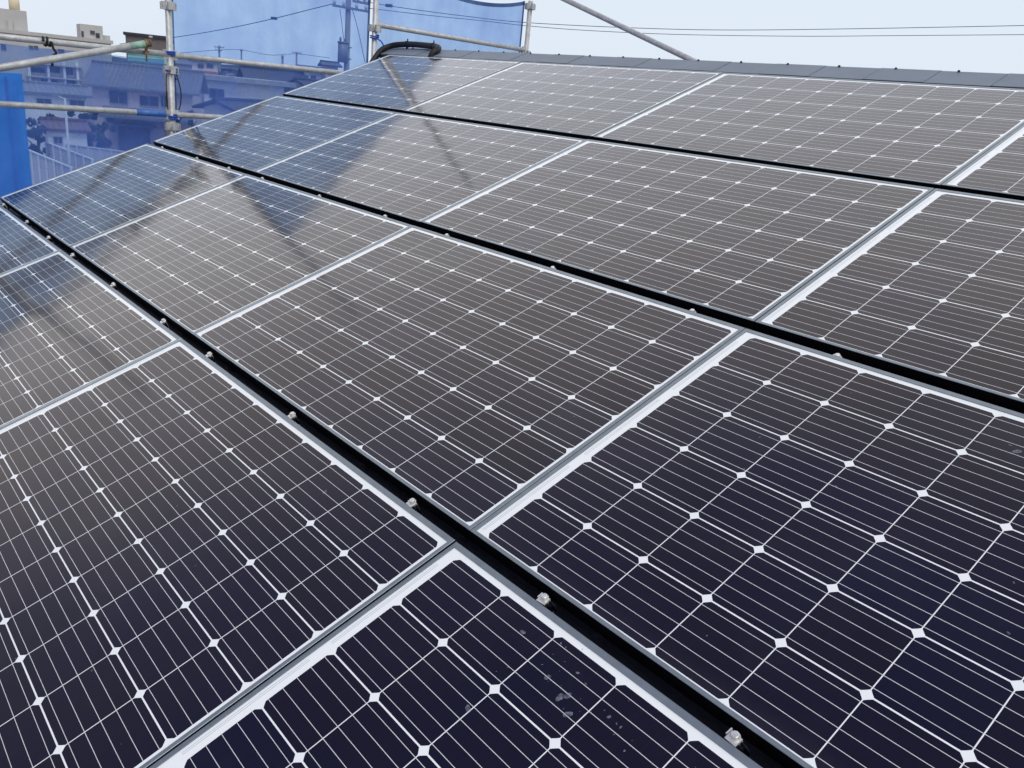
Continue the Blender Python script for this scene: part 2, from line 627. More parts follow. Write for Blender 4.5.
hl.grid([[(1150 * math.cos(a), 1150 * math.sin(a), -1), (1180 * math.cos(a), 1180 * math.sin(a), h * 0.8),
          (1260 * math.cos(a), 1260 * math.sin(a), h), (1400 * math.cos(a), 1400 * math.sin(a), -1)] for a, h in hp])
struct(hl.build('hills', simple('far_wood', (0.06, 0.08, 0.06), 0.9, 0, 0.4, 0.02)))

# ------------------------------------------------------------------ the house under the panels
house = thing('house', 'house with a low pitched grey metal roof carrying the solar panels', 'house', (4.2, 3.98, 0))
hinv = Vector((4.2, 3.98, 0))
U0, U1, V0, VR = -0.16, 8.6, -1.75, 4.29


def hpt(p):
    return Vector(p) - hinv


rfm = MB()
T = 0.06
WR = -0.105                                            # roofing lies below the panels
rfm.quadbox(hpt(rf(U0, V0, WR - T)), RU * (U1 - U0), RV * (4.20 - V0), RN * T)
yr = rf(0, VR, 0).y


def back(p):                                           # mirror across the ridge
    p = Vector(p)
    return Vector((p.x, 2 * yr - p.y, p.z))


RVb, RNb = Vector((0, -RV.y, RV.z)), Vector((0, -RN.y, RN.z))
rfm.quadbox(hpt(back(rf(U0, V0, WR - T))), RU * (U1 - U0), RVb * (4.20 - V0), RNb * T)
k = 0
u = U0 + 0.02
while u < U1:                                          # standing seams
    rfm.quadbox(hpt(rf(u, V0, WR + 0.001)), RU * 0.014, RV * (4.18 - V0), RN * 0.02)
    u += 0.455
roof_o = rfm.build('roof', M_ROOF, house)
rc = MB()
n_seg = 34
for i in range(n_seg):                                 # ridge capping, lapped every 0.29 m
    ua, ub = -0.22 + 0.2875 * i - 0.003, -0.22 + 0.2875 * (i + 1)
    lift = 0.0016 * (i % 2)
    gap = 0.007 if i % 2 else 0.0015
    for fl in (0, 1):
        f = (lambda p: p) if fl == 0 else back
        a = [f(rf(ua + gap, 4.128, -0.002 + lift)), f(rf(ub, 4.128, -0.002 + lift)), f(rf(ub, 4.29, 0.0 + lift)), f(rf(ua + gap, 4.29, 0.0 + lift))]
        b2 = [f(rf(ua + gap, 4.128, -0.014 + lift)), f(rf(ub, 4.128, -0.014 + lift))]
        rc.poly([hpt(p) for p in (a if fl == 0 else a[::-1])])
        rc.poly([hpt(p) for p in ((b2[0], b2[1], a[1], a[0]) if fl == 0 else (a[0], a[1], b2[1], b2[0]))])
rdg = rc.build('ridge_cap', M_RIDGE, house)
bk = MB()                                              # upstand board under the capping
bk.quadbox(hpt(rf(-0.2, 4.135, -0.13)), RU * 8.7, RV * 0.12, RN * 0.112)
bk.build('ridge_batten', M_SCREW, house)
for i in range(31):
    us = 0.684 + 0.2905 * (i - 2)
    if us > 8.4:
        break
    s = MB()
    c = hpt(rf(us, 4.283, 0.001))
    s.tube([c, c + Vector((0, 0, 0.005))], 0.0065, 8)
    s.tube([c + Vector((0, 0, 0.005)), c + Vector((0, 0, 0.0075))], 0.0045, 8)
    s.build('screw', M_SCREW, rdg)
vg = MB()
vg.quadbox(hpt(rf(U0 - 0.012, V0, WR - 0.16)), RU * 0.011, RV * (4.2 - V0), RN * 0.175)
vg.build('verge_trim', M_ROOF, house)
for v in (0.35, 0.93, 1.55, 2.10, 2.66, 3.14, 3.72):   # lapped verge tile ends peeping out beside the panels
    m_ = MB()
    m_.quadbox(hpt(rf(U0 - 0.03, v, WR + 0.016)), RU * 0.12, RV * 0.20, RN * 0.03 + RV * 0.02)
    m_.build('verge_clip', M_ROOF, house)
wl_ = MB()
zt = rf(0, V0 + 0.7, WR - T).z
y0w, y1w = rf(0, V0 + 0.7, 0).y, back(rf(0, V0 + 0.7, 0)).y
wl_.box(0.3 - 4.2, 8.2 - 4.2, y0w - 3.98, y1w - 3.98, 0, zt - 0.02)
for xx in (0.3, 8.05):
    wl_.poly([hpt((xx, y0w, zt - 0.02)), hpt((xx, y1w, zt - 0.02)), hpt((xx, yr, rf(0, VR, WR - T).z - 0.05))])
wl_.build('wall', M_HOUSEWALL, house)

# ------------------------------------------------------------------ solar panels
FW, FD, LIP = 0.0102, 0.040, 0.0016


def panel_meshes():
    fr = MB()
    L, H = PANEL_L, PANEL_H
    o4 = [(0, 0), (L, 0), (L, H), (0, H)]
    fl_, fr_w, fb_, ft_ = 0.0125, 0.0105, 0.0096, 0.0150          # lip widths: left, right, bottom, top
    i4 = [(fl_, fb_), (L - fr_w, fb_), (L - fr_w, H - ft_), (fl_, H - ft_)]
    c4 = [(0.0009, 0.0009), (L - 0.0009, 0.0009), (L - 0.0009, H - 0.0009), (0.0009, H - 0.0009)]
    k4 = [(fl_ - 0.0008, fb_ - 0.0008), (L - fr_w + 0.0008, fb_ - 0.0008), (L - fr_w + 0.0008, H - ft_ + 0.0008), (fl_ - 0.0008, H - ft_ + 0.0008)]
    for i in range(4):
        j = (i + 1) % 4
        fr.poly([(*c4[i], 0), (*c4[j], 0), (*k4[j], 0), (*k4[i], 0)], 0)                       # top lip
        fr.poly([(*o4[i], -0.0009), (*o4[j], -0.0009), (*c4[j], 0), (*c4[i], 0)], 0)            # arris
        fr.poly([(*k4[i], 0), (*k4[j], 0), (*i4[j], -LIP - 0.001), (*i4[i], -LIP - 0.001)], 0)  # inner slope
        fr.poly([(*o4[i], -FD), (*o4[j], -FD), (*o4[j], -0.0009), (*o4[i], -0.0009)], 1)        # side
    gl = MB()
    nx, ny = 12, 8
    x0, x1, y0, y1 = FW - 0.0015, L - FW + 0.0015, FW - 0.0015, H - FW + 0.0015
    gl.grid([[(x0 + (x1 - x0) * i / nx, y0 + (y1 - y0) * j / ny, -LIP) for j in range(ny + 1)] for i in range(nx + 1)])
    # backsheet side
    bk_ = MB()
    bk_.box(x0, x1, y0, y1, -0.0085, -0.0045)
    return fr, gl, bk_


row_words = ['bottom', 'third', 'second', 'top']
PLABEL = {
    (3, 0): 'solar panel at the ridge corner, below the black conduit loop',
    (3, 1): 'ridge row solar panel next to the one below the conduit loop',
    (3, 2): 'whole solar panel in the ridge row, lying directly under the power lines',
    (3, 3): 'solar panel cut off at the right end of the ridge row',
    (2, 0): 'solar panel at the roof edge in the second row below the ridge',
    (2, 1): 'solar panel second from the roof edge in the second row below the ridge',
    (2, 2): 'solar panel third from the roof edge in the second row below the ridge',
    (2, 3): 'solar panel cut off by the right picture edge in the second row below the ridge',
    (1, 0): 'solar panel at the roof edge beside the bright blue tarp, third row below the ridge',
    (1, 1): 'solar panel second from the roof edge in the third row below the ridge',
    (1, 2): 'brownish black solar panel in the very middle of the photo, wholly visible',
    (1, 3): 'big near solar panel filling the lower right, above the lowest black gap',
    (0, 0): 'solar panel of the lowest row showing only a sliver at the left edge',
    (0, 1): 'lowest row solar panel beside the left edge sliver, crossed by dark reflections',
    (0, 2): 'large dark solar panel of the lowest row filling the lower left',
    (0, 3): 'navy solar panel with pale dried splashes at the bottom edge of the photo',
}
fr_mb, gl_mb, bk_mb = panel_meshes()
protoset = None
PANELS = {}
for r_ in range(4):
    for c_ in range(4):
        jit = Matrix.Translation((random.uniform(-.0006, .0006), random.uniform(-.0012, .0012), random.uniform(-.0008, .0008)))
        tilt = Matrix.Rotation(random.uniform(-.0016, .0016), 4, 'X') @ Matrix.Rotation(random.uniform(-.0008, .0008), 4, 'Y')
        mtx = ROOFM @ Matrix.Translation((c_ * COLW + 0.00125, (r_ - 1) * ROWH + ROWH, 0)) @ jit @ tilt
        e = thing('solar_panel', PLABEL[(r_, c_)], 'solar panel', group='solar panels of the roof array', mtx=mtx)
        PANELS[(r_, c_)] = e
        if protoset is None:
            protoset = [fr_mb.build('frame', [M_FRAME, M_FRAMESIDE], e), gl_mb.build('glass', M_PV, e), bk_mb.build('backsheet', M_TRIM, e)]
        else:
            for q in protoset:
                w = q.copy()
                COL.objects.link(w)
                w.parent = e

# pale dried splashes on the nearest glass


def splash_material():
    m, n, l, b = mat('dried_splash')
    n.remove(b)
    tr = n.new('ShaderNodeBsdfTransparent')
    df = n.new('ShaderNodeBsdfDiffuse')
    df.inputs[0].default_value = (0.40, 0.44, 0.52, 1)
    tcn = n.new('ShaderNodeTexCoord')
    t = n.new('ShaderNodeTexNoise')
    t.inputs['Scale'].default_value = 160
    l.new(tcn.outputs['Object'], t.inputs['Vector'])
    mr = n.new('ShaderNodeMapRange')
    mr.inputs['From Min'].default_value = 0.35
    mr.inputs['From Max'].default_value = 0.7
    mr.inputs['To Min'].default_value = 0.10
    mr.inputs['To Max'].default_value = 0.48
    l.new(t.outputs['Fac'], mr.inputs['Value'])
    m2 = n.new('ShaderNodeMixShader')
    l.new(mr.outputs[0], m2.inputs[0])
    l.new(tr.outputs[0], m2.inputs[1])
    l.new(df.outputs[0], m2.inputs[2])
    l.new(m2.outputs[0], n['Material Output'].inputs[0])
    return m


M_SPLASH = splash_material()
rs = random.Random(5)


def splash(parent, spots):
    m_ = MB()
    for (x_, y_, r_) in spots:
        a0 = rs.uniform(0, 6.3)
        el_ = rs.uniform(0.55, 0.95)
        pts_ = []
        for k_ in range(14):
            a = 2 * math.pi * k_ / 14
            q = r_ * (1 + 0.22 * math.sin(2 * a + a0) + rs.uniform(-.12, .12))
            u_, v_ = q * math.cos(a) * el_, q * math.sin(a)
            pts_.append((x_ + u_ * math.cos(a0) - v_ * math.sin(a0), y_ + u_ * math.sin(a0) + v_ * math.cos(a0), -LIP + 0.0004))
        m_.poly(pts_)
    m_.build('dried_splash', M_SPLASH, parent)['kind'] = 'stuff'


big = [(0.414, 0.893, .006), (0.461, 0.879, .009), (0.469, 0.890, .007), (0.496, 0.865, .008), (0.303, 0.931, .005), (0.354, 0.755, .007),
       (0.449, 0.935, .003), (0.476, 0.928, .003), (0.580, 0.907, .003), (0.552, 0.908, .0035), (0.379, 0.960, .0025)]
big += [(0.46 + rs.gauss(0, .10), 0.90 + rs.gauss(0, .035), rs.uniform(.0008, .0022)) for _ in range(26)]
splash(PANELS[(0, 3)], big)
splash(PANELS[(1, 3)], [(0.761, 0.873, .008), (0.742, 0.885, .003)] + [(rs.uniform(.1, 1.3), rs.uniform(.1, .9), rs.uniform(.001, .003)) for _ in range(16)])
splash(PANELS[(0, 2)], [(rs.uniform(.9, 1.6), rs.uniform(.1, .9), rs.uniform(.001, .003)) for _ in range(16)])
splash(PANELS[(1, 2)], [(rs.uniform(.3, 1.5), rs.uniform(.05, .8), rs.uniform(.0012, .003)) for _ in range(14)])

# mounting rails in the black gaps, each with its row of steel clamps
rail_spec = [
    (1, 'black mounting rail with steel clamps in the lowest gap between panel rows',
     [-0.02, 0.246, 0.87, 1.357, 1.819, 2.465, 3.086, 3.536, 4.156, 4.776, 5.243, 5.695, 6.3]),
    (2, 'black mounting rail in the middle gap between panel rows',
     [0.246, 0.87, 1.365, 1.817, 2.465, 3.067, 3.53, 4.157, 4.768, 5.236, 5.70, 6.3]),
    (3, 'black mounting rail in the gap below the ridge row of panels',
     [0.246, 0.87, 1.36, 1.82, 2.465, 3.07, 3.53, 4.16, 4.77, 5.236, 5.70, 6.3]),
]
for r_, lab, us in rail_spec:
    vb = r_ * ROWH - 0.0463
    e = thing('mounting_rail', lab, 'rail', group='mounting rails in the gaps of the roof array', mtx=ROOFM @ Matrix.Translation((0, vb, 0)))
    b_ = MB()
    b_.box(-0.02, 6.64, 0.006, 0.040, -0.085, -0.046)
    b_.box(-0.02, 6.64, 0.018, 0.028, -0.046, -0.040)
    b_.build('rail_body', M_RAIL, e)
    base_set = None
    for uu in us:
        if uu < 0:
            continue
        if base_set is None:
            cb = MB()
            cb.box(-0.011, 0.011, -0.006, 0.012, -0.0005 + 0.001, 0.0030)        # lip gripping the lower frame
            cb.box(-0.011, 0.011, 0.0035, 0.012, -0.040, 0.0005)                 # web
            cb.box(-0.016, -0.0135, 0.002, 0.016, -0.030, 0.0015)
            c0 = cb.build('clamp', M_STEEL, e)
            bo = MB()
            bo.tube([(0, 0.007, 0.003), (0, 0.007, 0.0048)], 0.0088, 14)
            bo.tube([(0, 0.007, 0.0048), (0, 0.007, 0.0098), (0, 0.007, 0.0108)], [0.0070, 0.0070, 0.0058], 14)
            b0 = bo.build('bolt', M_STEEL, c0)
            ru = MB()
            ru.tube([(0.016 + 0.010 * math.cos(a), 0.008, -0.012 + 0.010 * math.sin(a)) for a in [math.pi * t / 6 - 0.6 for t in range(7)]], 0.003, 8)
            ru.box(0.0125, 0.020, -0.001, 0.010, -0.02, -0.0025)
            d0 = ru.build('spacer', M_RAIL, c0)
            base_set = (c0, b0, d0)
            cl = c0
        else:
            cl = base_set[0].copy()
            COL.objects.link(cl)
            cl.parent = e
            for q in base_set[1:]:
                w = q.copy()
                COL.objects.link(w)
                w.parent = cl
        cl.location = (uu, 0.0137 if r_ == 1 else 0.0135, -0.002 if r_ == 1 else (-0.0145 if r_ == 2 else -0.032))
        cl.rotation_euler = (0, 0, random.uniform(-0.12, 0.12))

# ------------------------------------------------------------------ black cable conduit looped over the ridge corner
cpath = [rf(-0.13, 3.84, -0.17), rf(-0.16, 3.95, -0.10), rf(-0.175, 4.06, -0.035), rf(-0.175, 4.16, 0.018), rf(-0.13, 4.245, 0.03), rf(-0.02, 4.278, 0.032),
         rf(0.12, 4.285, 0.033), rf(0.28, 4.28, 0.031), rf(0.43, 4.265, 0.03), rf(0.535, 4.235, 0.029), rf(0.575, 4.19, 0.024), rf(0.572, 4.15, 0.014), rf(0.565, 4.122, -0.02), rf(0.56, 4.118, -0.09)]
cp = catmull(cpath, 12)
cmb_ = MB()
cmb_.tube(cp, [0.0225 + 0.0012 * (i % 2) for i in range(len(cp))], 16)
cond = thing('cable_conduit', 'thick black corrugated conduit looped over the ridge corner of the roof', 'conduit', rf(0.2, 4.28, 0))
inv = -rf(0.2, 4.28, 0)
o = cmb_.build('tube', M_RUBBER, cond, loc=inv)
for i in (64, 95):
    t_ = MB()
    t_.tube([cp[i], cp[i + 1], cp[i + 2]], 0.0262, 14)
    a = cp[i + 1]
    t_.tube([a + Vector((0, 0, 0.02)), a + Vector((0.004, 0, 0.043))], 0.005, 6)
    t_.tube([a + Vector((0, 0, -0.02)), a + Vector((0.012, -0.01, -0.036))], 0.008, 6)
    t_.build('tape_band', M_BLACKCORD, cond, loc=inv)

# ------------------------------------------------------------------ scaffold beside the gable
XS = -0.75
TR = 0.0243


def coupler(mb, c, s=1.0):
    """wedge rosette: four small plates round the tube"""
    c = Vector(c)
    for dx, dy in ((1, 0), (-1, 0), (0, 1), (0, -1)):
        d = Vector((dx, dy, 0))
        n_ = Vector((-dy, dx, 0))
        p = c + d * (TR - 0.002) - n_ * 0.017 * s + Vector((0, 0, -0.028 * s))
        mb.quadbox(p, d * 0.026 * s, n_ * 0.034 * s, Vector((0, 0, 0.056 * s)))
        mb.quadbox(p + d * 0.029 * s - n_ * 0.002, d * 0.005, n_ * 0.038 * s, Vector((0, 0, 0.05 * s)))
    mb.tube([c + Vector((0, 0, -0.03 * s)), c + Vector((0, 0, 0.03 * s))], TR + 0.004, 16)


posts = [(0.53, 8.6, 'scaffold post beyond the left end of the roof', None),
         (2.33, 9.6, 'galvanised scaffold post with blue cord ties, left of the three in view', 'a'),
         (4.13, 9.6, 'galvanised scaffold post rising beside the black conduit loop', 'b'),
         (5.92, 8.42, 'galvanised scaffold post at the end of the blue sheeting, open sky on its far side', 'c')]
for y, ztop, lab, kk in posts:
    e = thing('scaffold_post', lab, 'scaffold post', (XS, y, 0), 'upright posts of the scaffold')
    MB().tube([(0, 0, 0.0), (0, 0, ztop)], TR, 20).build('tube', M_GALV, e)
    MB().box(-0.07, 0.07, -0.07, 0.07, 0.0, 0.006).build('base_plate', M_GALV, e)
    for zc in [1.2 + 0.45 * i for i in range(1, 19) if 1.2 + 0.45 * i < ztop]:
        if not (6.4 < zc < 9.9):
            continue
    for zc in {None: (7.06, 7.53), 'a': (7.025, 7.445, 7.90), 'b': (7.06, 7.53, 7.955), 'c': (7.53, 7.925, 8.37)}[kk]:
        m_ = MB()
        coupler(m_, (0, 0, zc))
        m_.build('coupler', M_GALV, e)

rails = [  # y0, y1, z, label
    (0.53, 2.33, 7.555, 'upper scaffold rail with a black cord tie, the building tower behind it'),
    (2.33, 4.13, 7.552, 'upper scaffold rail running past the white house down to the roof edge'),
    (0.53, 2.33, 7.115, 'lower scaffold rail crossing in front of the pink beige house, blue taped at its end'),
    (2.33, 4.13, 7.115, 'short visible lower scaffold rail right of the cord tied post'),
    (4.13, 5.92, 7.985, 'scaffold rail high up between the conduit loop and the last post'),
]
for y0, y1, z, lab in rails:
    e = thing('scaffold_rail', lab, 'scaffold rail', (XS + 0.004, (y0 + y1) / 2, z), 'horizontal rails of the scaffold')
    h = (y1 - y0) / 2
    zz = -0.03 if z > 7.9 else 0.0
    MB().tube([(0, -h + 0.03, 0), (0, h - 0.03, zz * 0.9)], 0.0213, 18).build('tube', M_GALV, e)
    if abs(z - 7.115) < 0.01 and y0 < 1:
        MB().tube([(0, h - 0.27, 0), (0, h - 0.05, 0)], 0.0222, 18).build('blue_tape', M_BLUEPAINT, e)
    for s_ in (-1, 1):
        m_ = MB()
        m_.quadbox((-0.012, s_ * h - 0.05 * (s_ > 0) + 0.0, -0.035 + (zz if s_ > 0 else 0)), (0.024, 0, 0), (0, 0.05, 0), (0, 0, 0.07))
        m_.build('wedge_head', M_GALV, e)

# slanting pipe with a rusty swivel coupler, lashed across the upper rail
e = thing('scaffold_brace', 'slanting galvanised pipe with worn green end and rusty coupler', 'scaffold pipe', (XS + 0.075, 2.12, 7.615))
a_, b_ = Vector((0.10, -1.62, -0.43)), Vector((0, 0.03, 0.003))
dv_ = (b_ - a_).normalized()
MB().tube([a_, b_], TR, 20).build('tube', M_GALV, e)
MB().tube([b_ - dv_ * 0.14, b_ - dv_ * 0.004], TR + 0.0009, 20).build('painted_end', M_GREENPAINT, e)
m_ = MB()
m_.tube([b_ - dv_ * 0.03, b_ + dv_ * 0.008], TR + 0.004, 14)
m_.box(-0.025, 0.010, 0.00, 0.038, -0.010, 0.030)
m_.tube([(0.0, 0.045, -0.02), (0.0, 0.045, 0.045)], 0.008, 8)
m_.tube([(-0.035, 0.022, -0.075), (-0.035, 0.022, 0.0)], 0.012, 10)
m_.box(-0.048, -0.022, 0.006, 0.038, -0.08, -0.05)
m_.tube([(-0.03, 0.02, -0.125), (-0.03, 0.02, -0.08)], 0.007, 8)
cl_ = m_.build('rusty_coupler', M_RUST, e)
MB().tube([(0.002, 0.045, 0.040), (0.002, 0.045, 0.056)], 0.014, 6).build('bolt', M_GALV, cl_)

# brace on the far side of the ridge
e = thing('scaffold_brace', 'bare grey pipe slanting down against the sky behind the ridge', 'scaffold pipe', (0.6, 5.92, 8.17))
MB().tube([(-1.33, 0, 0.403), (2.4, 0, -0.725)], TR, 20).build('tube', M_GALV, e)
e = thing('scaffold_post', 'scaffold post hidden behind the ridge at the foot of the slanting pipe', 'scaffold post', (2.95, 5.95, 0), 'upright posts of the scaffold')
MB().tube([(0, 0, 0), (0, 0, 7.50)], TR, 16).build('tube', M_GALV, e)

# cords
def cord(pts, r, m_, lab):
    o_ = MB().tube(catmull(pts, 5), r, 8).build('tie_cord', m_)
    c = Vector(pts[0])
    o_.data.transform(Matrix.Translation(-c))
    o_.location = c
    return tag(o_, lab, 'cord', 'cords tying the sheeting to the scaffold')


def wrap(c, r, turns, dz, tail):
    c = Vector(c)
    n_ = int(turns * 10)
    p = [c + Vector((math.cos(i / 10 * 2 * math.pi) * r, math.sin(i / 10 * 2 * math.pi) * r, dz * i / n_)) for i in range(n_ + 1)]
    return p + [p[-1] + Vector(t) for t in tail]


cord(wrap((XS, 2.33, 7.55), 0.034, 2.5, 0.03, [(0.02, 0.03, 0.06), (0.01, 0.03, 0.09)]), 0.007, M_CORD, 'blue cord tied round the cord tied post at the upper rail')
cord(wrap((XS, 2.33, 7.455), 0.044, 1.5, -0.03, [(0.03, 0.03, -0.03), (0.02, 0.05, -0.05)]), 0.006, M_CORD, 'blue cord just below the upper rail on the left post')
cord(wrap((XS, 2.33, 7.115), 0.034, 2.5, -0.04, [(0.02, 0.04, 0.01), (0.02, 0.06, -0.03)]), 0.007, M_CORD, 'blue cord tied round the left post at the lower rail')
cord(wrap((XS, 4.13, 7.90), 0.036, 2.0, -0.03, [(0.03, 0.03, -0.02), (0.03, 0.06, -0.06)]), 0.006, M_CORD, 'dark blue cord on the post beside the conduit loop')
q = Vector((XS + 0.004, 1.48, 7.555))
pts = [q + Vector((0.027 * math.cos(t), 0.004 * t - 0.03, 0.027 * math.sin(t))) for t in [k * 0.7 for k in range(19)]]
pts += [q + Vector((0.03, 0.03, -0.04)), q + Vector((0.03, 0.045, -0.07)), q + Vector((0.025, 0.02, -0.10)), q + Vector((0.03, 0.015, -0.16))]
cord(pts, 0.0085, M_BLACKCORD, 'black cord knotted round the upper rail with a hanging tail')
cord([Vector((XS - .01, 2.30, 7.44)), Vector((XS + .02, 2.285, 7.3)), Vector((XS + .02, 2.29, 7.2)), Vector((XS - .0, 2.30, 7.12))], 0.0045, M_BLACKCORD, 'black cord hanging on the left side of the cord tied post')
cord([Vector((XS - .01, 2.37, 7.44)), Vector((XS + .02, 2.395, 7.3)), Vector((XS + .02, 2.39, 7.2)), Vector((XS - .0, 2.37, 7.12))], 0.0045, M_BLACKCORD, 'black cord hanging on the right side of the cord tied post')


# ------------------------------------------------------------------ sheeting
def sheet(name, y0, y1, ztop, zbot, seed, mtl, lab, group=None, sag=0.03, ties=4, hem=True, amp=0.02, x=XS - 0.045, fn=None, cat='sheet'):
    rg = random.Random(seed)
    ny, nz_ = 72, 90
    comps = [(rg.uniform(1.5, 7), rg.uniform(-6, 6), rg.uniform(0, 6.3), rg.uniform(0.3, 1)) for _ in range(6)]
    folds = [(rg.uniform(y0, y1), rg.uniform(-0.9, 0.9), rg.uniform(0.02, 0.05), rg.uniform(-1, 1)) for _ in range(7)]

    def pos(i, j):
        t, s = i / ny, j / nz_
        s2 = s ** 0.6 if False else s
        y = y0 + (y1 - y0) * t
        zt_ = ztop(y) if callable(ztop) else ztop
        zt_ -= sag * (1 - abs(2 * ((t * ties) % 1) - 1)) * 0.9
        z = zbot + (zt_ - zbot) * s2
        d = sum(a * math.sin(ky * y + kz * (z - 7) * 0.5 + ph) for ky, kz, ph, a in comps) * amp * 0.6
        for yc, sl, wd, a in folds:
            q_ = (y - yc - sl * (z - 7.2)) / wd
            d += a * 0.02 * math.exp(-q_ * q_)
        edge = min(1, 6 * t, 6 * (1 - t))
        return Vector((x + d * edge, y, z))
    e_ = thing(name, lab, cat, (x, (y0 + y1) / 2, zbot), group)
    c = Vector((x, (y0 + y1) / 2, zbot))
    m1 = MB()
    m1.grid([[pos(i, j) - c for j in range(nz_ + 1)] for i in range(ny + 1)])
    m1.build('fabric', mtl, e_)
    if hem:
        m2 = MB()
        w = 0.022
        for ed, sg in ((0, 1), (ny, -1)):
            m2.grid([[pos(ed, j) - c + Vector((0.004, sg * w * q_, 0)) for j in range(nz_ + 1)] for q_ in (0, 0.5, 1)])
        m2.grid([[pos(i, nz_) - c + Vector((0.006, 0, -0.035 * q_)) for i in range(ny + 1)] for q_ in (0, 1)])
        m2.build('hem', M_HEM, e_)
    return e_


sheet('mesh_sheet', 0.56, 2.30, 7.515, 3.0, 3, M_SHEET, 'blue see-through mesh sheet hung under the upper rail before the pink beige house', 'blue mesh sheets on the scaffold', sag=0.008, ties=3, hem=False)
sheet('mesh_sheet', -1.25, 0.50, 7.50, 3.0, 4, M_SHEET, 'blue mesh sheet left of the photo beyond the bright blue tarp', 'blue mesh sheets on the scaffold', sag=0.02, ties=3)
sheet('mesh_sheet', 2.36, 4.10, 8.55, 3.0, 5, M_SHEET, 'tall blue see-through mesh sheet with the transformer pole behind it', 'blue mesh sheets on the scaffold', sag=0.03, ties=3)
sheet('mesh_sheet', 4.15, 5.88, lambda y: 8.42 if y < 4.75 else 8.42 - 0.085 * (1 - ((y - 5.3) / 0.6) ** 2), 3.0, 6, M_SHEET,
      'blue mesh sheet with a sagging top edge against the sky above the ridge', 'blue mesh sheets on the scaffold', sag=0.0, ties=1)
XT = -2.4
tp = sheet('tarp', 0.80, 1.635, lambda y: 7.285 + (y - 1.6) * 0.03, 2.2, 9, M_TARP, 'bright blue opaque tarp strip at the far left below the slanting pipe', None, sag=0.0, ties=1,
           hem=False, amp=0.03, x=XT, cat='tarp')
tc_ = Vector((XT, (0.80 + 1.635) / 2, 2.2))
for yy in (1.12, 1.49):
    MB().quadbox(Vector((XT + 0.03, yy, 2.25)) - tc_, (0.004, 0, 0), (0, 0.022, 0), (0, 0, 5.0)).build('seam', simple('tarp_seam', (0.02, 0.11, 0.38), 0.7), tp)
fr_ = MB()
for yy in (0.85, 1.56):
    fr_.tube([Vector((XT - 0.06, yy, 0)) - tc_, Vector((XT - 0.06, yy, 7.24)) - tc_], 0.024, 12)
fr_.tube([Vector((XT - 0.06, 0.80, 7.22)) - tc_, Vector((XT - 0.06, 1.60, 7.22)) - tc_], 0.024, 12)
fr_.build('pole_frame', M_GALV, tp)


# ------------------------------------------------------------------ the neighbourhood
def house_frame(px, py, d, yaw):
    p = at(px, py, d)
    q = ray(px, py)
    n_ = Vector((q.x, q.y, 0)).normalized()
    rx = Vector((n_.y, -n_.x, 0))
    rot = Matrix.Rotation(R(yaw), 3, 'Z')
    rx, ny_ = rot @ rx, rot @ n_
    mtx = Matrix(((rx.x, ny_.x, 0, p.x), (rx.y, ny_.y, 0, p.y), (0, 0, 1, 0), (0, 0, 0, 1)))

    def fac(x, y):
        """where the sight line meets the front wall: metres along it and above ground"""
        k = ray(x, y)
        o_ = Vector((p.x, p.y, 0))
        t = (o_ - CAM).dot(ny_) / k.dot(ny_)
        w = CAM + k * t
        return (w - o_).dot(rx), w.z
    return mtx, fac


def window(parent, s0, s1, z0, z1, y=0.0, pane=None, bars=1):
    if s1 < s0:
        s0, s1 = s1, s0
    f = 0.04
    m_ = MB()
    m_.box(s0 - f, s1 + f, y - 0.07, y + 0.02, z1, z1 + f)
    m_.box(s0 - f, s1 + f, y - 0.11, y + 0.02, z0 - f, z0)
    m_.box(s0 - f, s0, y - 0.07, y + 0.02, z0, z1)
    m_.box(s1, s1 + f, y - 0.07, y + 0.02, z0, z1)
    for k in range(bars):
        xm = s0 + (s1 - s0) * (k + 1) / (bars + 1)
        m_.box(xm - 0.025, xm + 0.025, y - 0.055, y + 0.01, z0, z1)
    w = m_.build('window', M_SASH, parent)
    MB().box(s0, s1, y - 0.03, y + 0.012, z0, z1).build('pane', pane or M_PANE, w)
    return w


